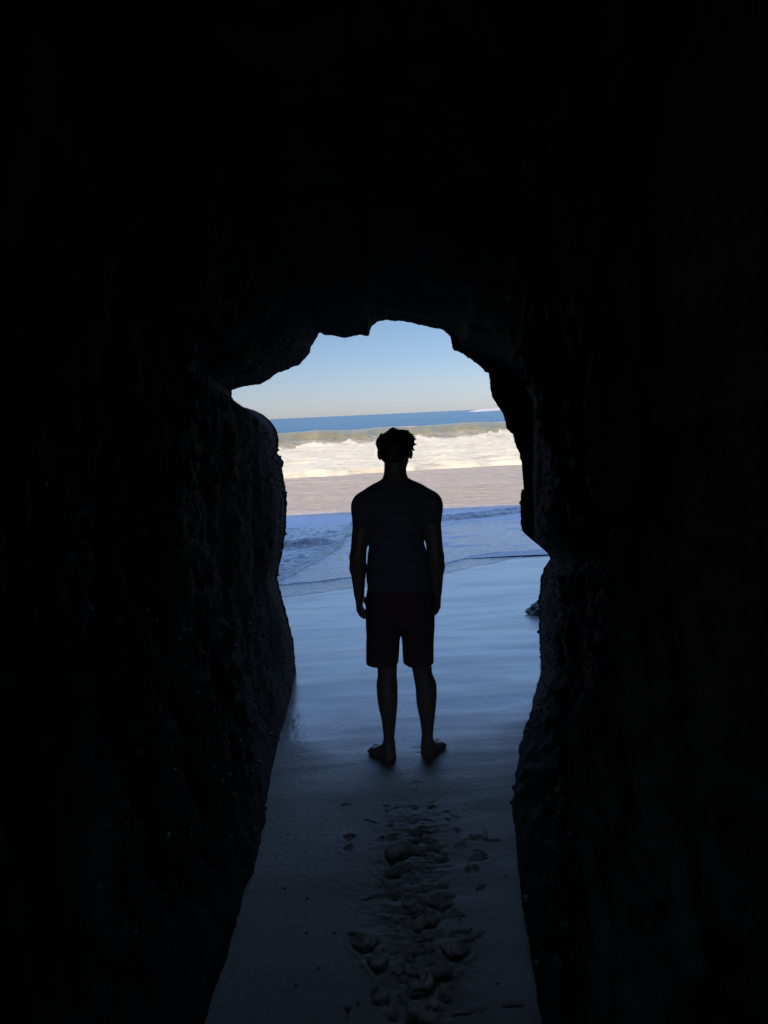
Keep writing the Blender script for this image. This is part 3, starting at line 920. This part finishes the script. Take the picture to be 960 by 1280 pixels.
for k in range(230):                                 # tousled locks over the crown and sides
    th = rs.uniform(0, 2 * math.pi); el_ = rs.uniform(0.0, 1.35)
    nrm = np.array([math.cos(th) * math.cos(el_), math.sin(th) * math.cos(el_), math.sin(el_)])
    if (nrm[1] > 0.5 and nrm[2] < 0.62) or (nrm[0] > 0.6 and nrm[2] < 0.45): continue
    p = H(nrm[0] * (0.078 if nrm[2] < 0.35 else 0.086), -0.012 + nrm[1] * 0.1, 0.012 + nrm[2] * 0.07)
    dv = nrm * 0.35 + np.array([0.55, 0.25, 0.0]) * (nrm[2] > 0.45) + np.array([0, 0, -1.3]) * (nrm[2] <= 0.45) + rs.normal(size=3) * 0.16 - 0.25 * nrm * (nrm[2] <= 0.45)
    lock(p, dv, rs.uniform(0.03, 0.05), rs.uniform(0.0045, 0.0075))
for px, py, dx, dz, ln in ((488, 537, -.6, .5, .03), (484, 539, -.9, .3, .028), (492, 535.5, .3, .35, .03), (499, 541, .9, .2, .022),
                           (505, 542, .8, .3, .03), (508, 543, .7, .6, .026), (512, 545, .6, .8, .028), (514, 547, .9, .5, .026), (515, 551, .95, .1, .022), (503, 541, .9, .35, .03), (514, 550, .9, .0, .02), (474, 551, -.5, -.7, .02), (515, 555, .5, -.6, .018)):
    p = at(px, py + 5, head[1] - 0.01); lock(p, np.array([dx, 0, dz]), ln, 0.0068)
figure_part('hair', Hf, MAT['hair'], person, 1)
# loose strands
def tube(path, r0, r1, n=5):
    path = np.array(path); vs = []
    for i, p in enumerate(path):
        t = path[min(i + 1, len(path) - 1)] - path[max(i - 1, 0)]; t = t / (np.linalg.norm(t) + 1e-9)
        a = np.cross(t, (0.3, 0.5, 0.8)); a /= np.linalg.norm(a); b = np.cross(t, a)
        r = r0 + (r1 - r0) * i / (len(path) - 1)
        vs += [p + r * (math.cos(q) * a + math.sin(q) * b) for q in np.arange(n) * 2 * math.pi / n]
    return np.array(vs), grid_faces(len(path), n, True)

# t-shirt
T = Field((PX - 0.30, PY - 0.2, J(496, 745)[2] - 0.05), (PX + 0.32, PY + 0.2, J(494, 590)[2] + 0.02), 0.005)
body_torso(T, 0.009)
T.ell(J(498.3, 714), (0.156, 0.112, 0.17), 0.04)
for sh, el, s in ((shL, elL, -1), (shR, elR, 1)):
    dv = (el - sh) / np.linalg.norm(el - sh)
    pe = sh + (el - sh) * 0.40
    T.ell(sh + np.array([s * 0.003, 0, -0.036]), (0.058, 0.063, 0.081), 0.04)
    T.cone(sh, pe + dv * 0.06, 0.0525, 0.0468, 0.02, 1.0, lambda x, y, z: (x - pe[0]) * dv[0] + (y - pe[1]) * dv[1] + (z - pe[2]) * dv[2])
hemz = J(498, 738)[2]
gx, gy, gz_ = T.grid()
wr_ = 0.009 * fbm(gx * 9, gy * 9, gz_ * 26, 3) * sstep(hemz + 0.24, hemz + 0.06, gz_)
T.D = T.D + wr_.astype(np.float32)
nk = J(494, 597)[2]
T.D = np.maximum(T.D, np.maximum(hemz + 0.006 * pn(gx * 12, gy * 12, 0 * gx) - gz_, gz_ - nk + 0.30 * (gy - PY))).astype(np.float32)
figure_part('t_shirt', T, MAT['tee'], person, 2)

# shorts with open legs
S = Field((PX - 0.26, PY - 0.22, J(500, 840)[2] - 0.02), (PX + 0.27, PY + 0.22, J(500, 715)[2] + 0.02), 0.005)
S.ell(J(499, 738, 0.0), (0.166, 0.124, 0.14), 0.04)
S.ell(J(486, 765, -0.045), (0.10, 0.085, 0.10), 0.04); S.ell(J(515, 765, -0.045), (0.10, 0.085, 0.10), 0.04)
hzl, hzr = J(478, 829)[2], J(523, 829.5)[2]
S.cone(J(479.5, 752), J(478.3, 842), 0.094, 0.084, 0.012, 1.0); S.cone(J(522, 752), J(522.8, 842), 0.092, 0.079, 0.012, 1.0)
gx, gy, gz_ = S.grid()
S.D = S.D + (0.0045 * fbm(gx * 16, gy * 16, gz_ * 5, 3)).astype(np.float32)
hem = np.where(gx < J(501.5, 829)[0], hzl + 0.02 * (gx - J(478, 829)[0]), hzr - 0.05 * np.clip(gx * 0 + J(512, 829)[0] - gx, -0.0, 1) * -6)
S.D = np.maximum(S.D, hem - gz_)
S.D = np.maximum(S.D, gz_ - J(499, 722)[2])
for a, b in ((J(479.5, 752), J(478.3, 842)), (J(522, 752), J(522.8, 842))):     # hollow of each leg
    t = np.clip((gz_ - b[2]) / (a[2] - b[2]), 0, 1)
    cx_, cy_ = b[0] + (a[0] - b[0]) * t, b[1] + (a[1] - b[1]) * t
    rr = np.sqrt((gx - cx_) ** 2 + (gy - cy_) ** 2) - (0.071 - 0.03 * sstep(0.3, 0.7, t))
    S.D = np.maximum(S.D, -np.maximum(rr, gz_ - (b[2] + 0.16)))
figure_part('shorts', S, MAT['shorts'], person, 2)

# ------------------------------------------------------------------ rock beside the mouth, pebbles, barnacles
def boulder(name, c, r, seed, mat, n=40, rough=0.25):
    th = np.linspace(0, math.pi, n)[:, None]; ph = (np.arange(2 * n) * math.pi / n)[None]
    d = np.stack([np.sin(th) * np.cos(ph), np.sin(th) * np.sin(ph), np.cos(th) + 0 * ph], -1)
    k = 1 + rough * fbm(d[..., 0] * 1.3 + seed, d[..., 1] * 1.3, d[..., 2] * 1.3, 4)
    k = k - 0.12 * np.clip(ridged(d[..., 0] * 1.5, d[..., 1] * 1.5 + seed, d[..., 2] * 1.5, 3), 0, 1)
    o = mesh_obj(name, (d * k[..., None] * np.array(r)).reshape(-1, 3), grid_faces(n, 2 * n, True), mat)
    o.location = c
    return o
rk = ground(678, 768)
tag(boulder('rock', (rk[0] + 0.03, rk[1] + 0.05, rk[2] + 0.01), (0.17, 0.14, 0.10), 4.2, MAT['wetrock']),
    'small grey rock half buried in wet sand at the foot of the right cave wall', 'rock')

PEB = [(435, 1267, .010), (356, 1113, .012), (384, 1125, .010), (418, 1168, .011), (383, 1168, .009), (588, 1162, .011),
       (588, 1044, .009), (572, 1042, .008), (478, 1047, .013), (370, 1234, .010), (360, 1045, .008), (575, 1150, .008),
       (346, 1072, .008), (448, 1256, .012), (622, 1230, .009), (632, 1096, .008), (398, 1212, .008), (612, 1150, .007)]
proto = None
for i, (px, py, r) in enumerate(PEB):
    g = ground(px, py)
    z = float(sand_z(np.array([[g[0]]]), np.array([[g[1]]]))[0, 0])
    if proto is None:
        proto = boulder('pebble', (0, 0, 0), (0.01, 0.01, 0.007), 1.0, MAT['peb'], 12, 0.6); o = proto
    else:
        o = proto.copy(); COL.objects.link(o)
    o.location = (g[0], g[1], z + 0.002)
    o.scale = (r / 0.016, r / 0.016 * random.uniform(0.5, 1.0), r / 0.02)
    o.rotation_euler = (0, 0, random.uniform(0, 6.28))
    tag(o, 'tiny dark pebble lying on the cave sand', 'pebble', 'tiny dark pebbles scattered on the cave sand')

# crust of barnacles on the lower walls and the mouth's edges
BV, BF, off = [], [], 0
rb = np.random.default_rng(21)
nb = len(back)
for _ in range(3600):
    if rb.random() < 0.55: i = nb + rb.integers(60, len(inner_Y) + 1)
    else: i = nb + rb.integers(20, len(inner_Y) + 1)
    left = rb.random() < 0.5
    j = rb.integers(2, NL - 14) if left else N - 1 - rb.integers(2, NR - 40)
    p = CAVE_V[i, j]
    if p[2] < sand_base(p[1]) + 0.03 or p[2] > 1.75: continue
    if pn(p[0] * 3, p[1] * 3, p[2] * 3) < -0.12: continue
    t1 = CAVE_V[i + 1, j] - CAVE_V[i - 1, j]; t2 = CAVE_V[i, min(j + 1, N - 1)] - CAVE_V[i, j - 1]
    nn = np.cross(t1, t2); L_ = np.linalg.norm(nn)
    if L_ < 1e-9: continue
    nn /= L_
    if nn[0] * (1 if left else -1) < 0: nn = -nn
    if nn[1] > 0.6: continue
    r = rb.uniform(0.005, 0.013) * (1.3 if rb.random() < 0.12 else 1)
    a = np.cross(nn, (0.2, 0.3, 0.9)); a /= np.linalg.norm(a); b = np.cross(nn, a)
    seg = 6; prof = ((1.0, -0.3), (0.8, 0.45), (0.42, 0.85), (0.2, 0.55))
    ph0 = rb.uniform(0, 6)
    vs = []
    for rr, hh in prof:
        for q in range(seg):
            an_ = ph0 + q * 2 * math.pi / seg
            vs.append(p + r * rr * rb.uniform(0.8, 1.2) * (math.cos(an_) * a + math.sin(an_) * b) + nn * r * hh)
    BV.append(np.array(vs)); f = grid_faces(4, seg, True) + off
    BF.append(f); off += len(vs)
bo = mesh_obj('barnacles', np.concatenate(BV), np.concatenate(BF), MAT['barn'], smooth=False)
tag(bo, 'crust of small barnacles on the lower cave walls', 'barnacles', kind='stuff')

# ------------------------------------------------------------------ render settings
vs_ = SC.view_settings
SC.display_settings.display_device = 'sRGB'
vs_.view_transform = 'Standard'; vs_.look = 'None'; vs_.exposure = 0.65; vs_.gamma = 1.0; vs_.use_curve_mapping = False
SC.render.engine = 'CYCLES'
SC.cycles.use_denoising = True
SC.cycles.max_bounces = 10
SC.cycles.diffuse_bounces = 6
SC.render.film_transparent = False
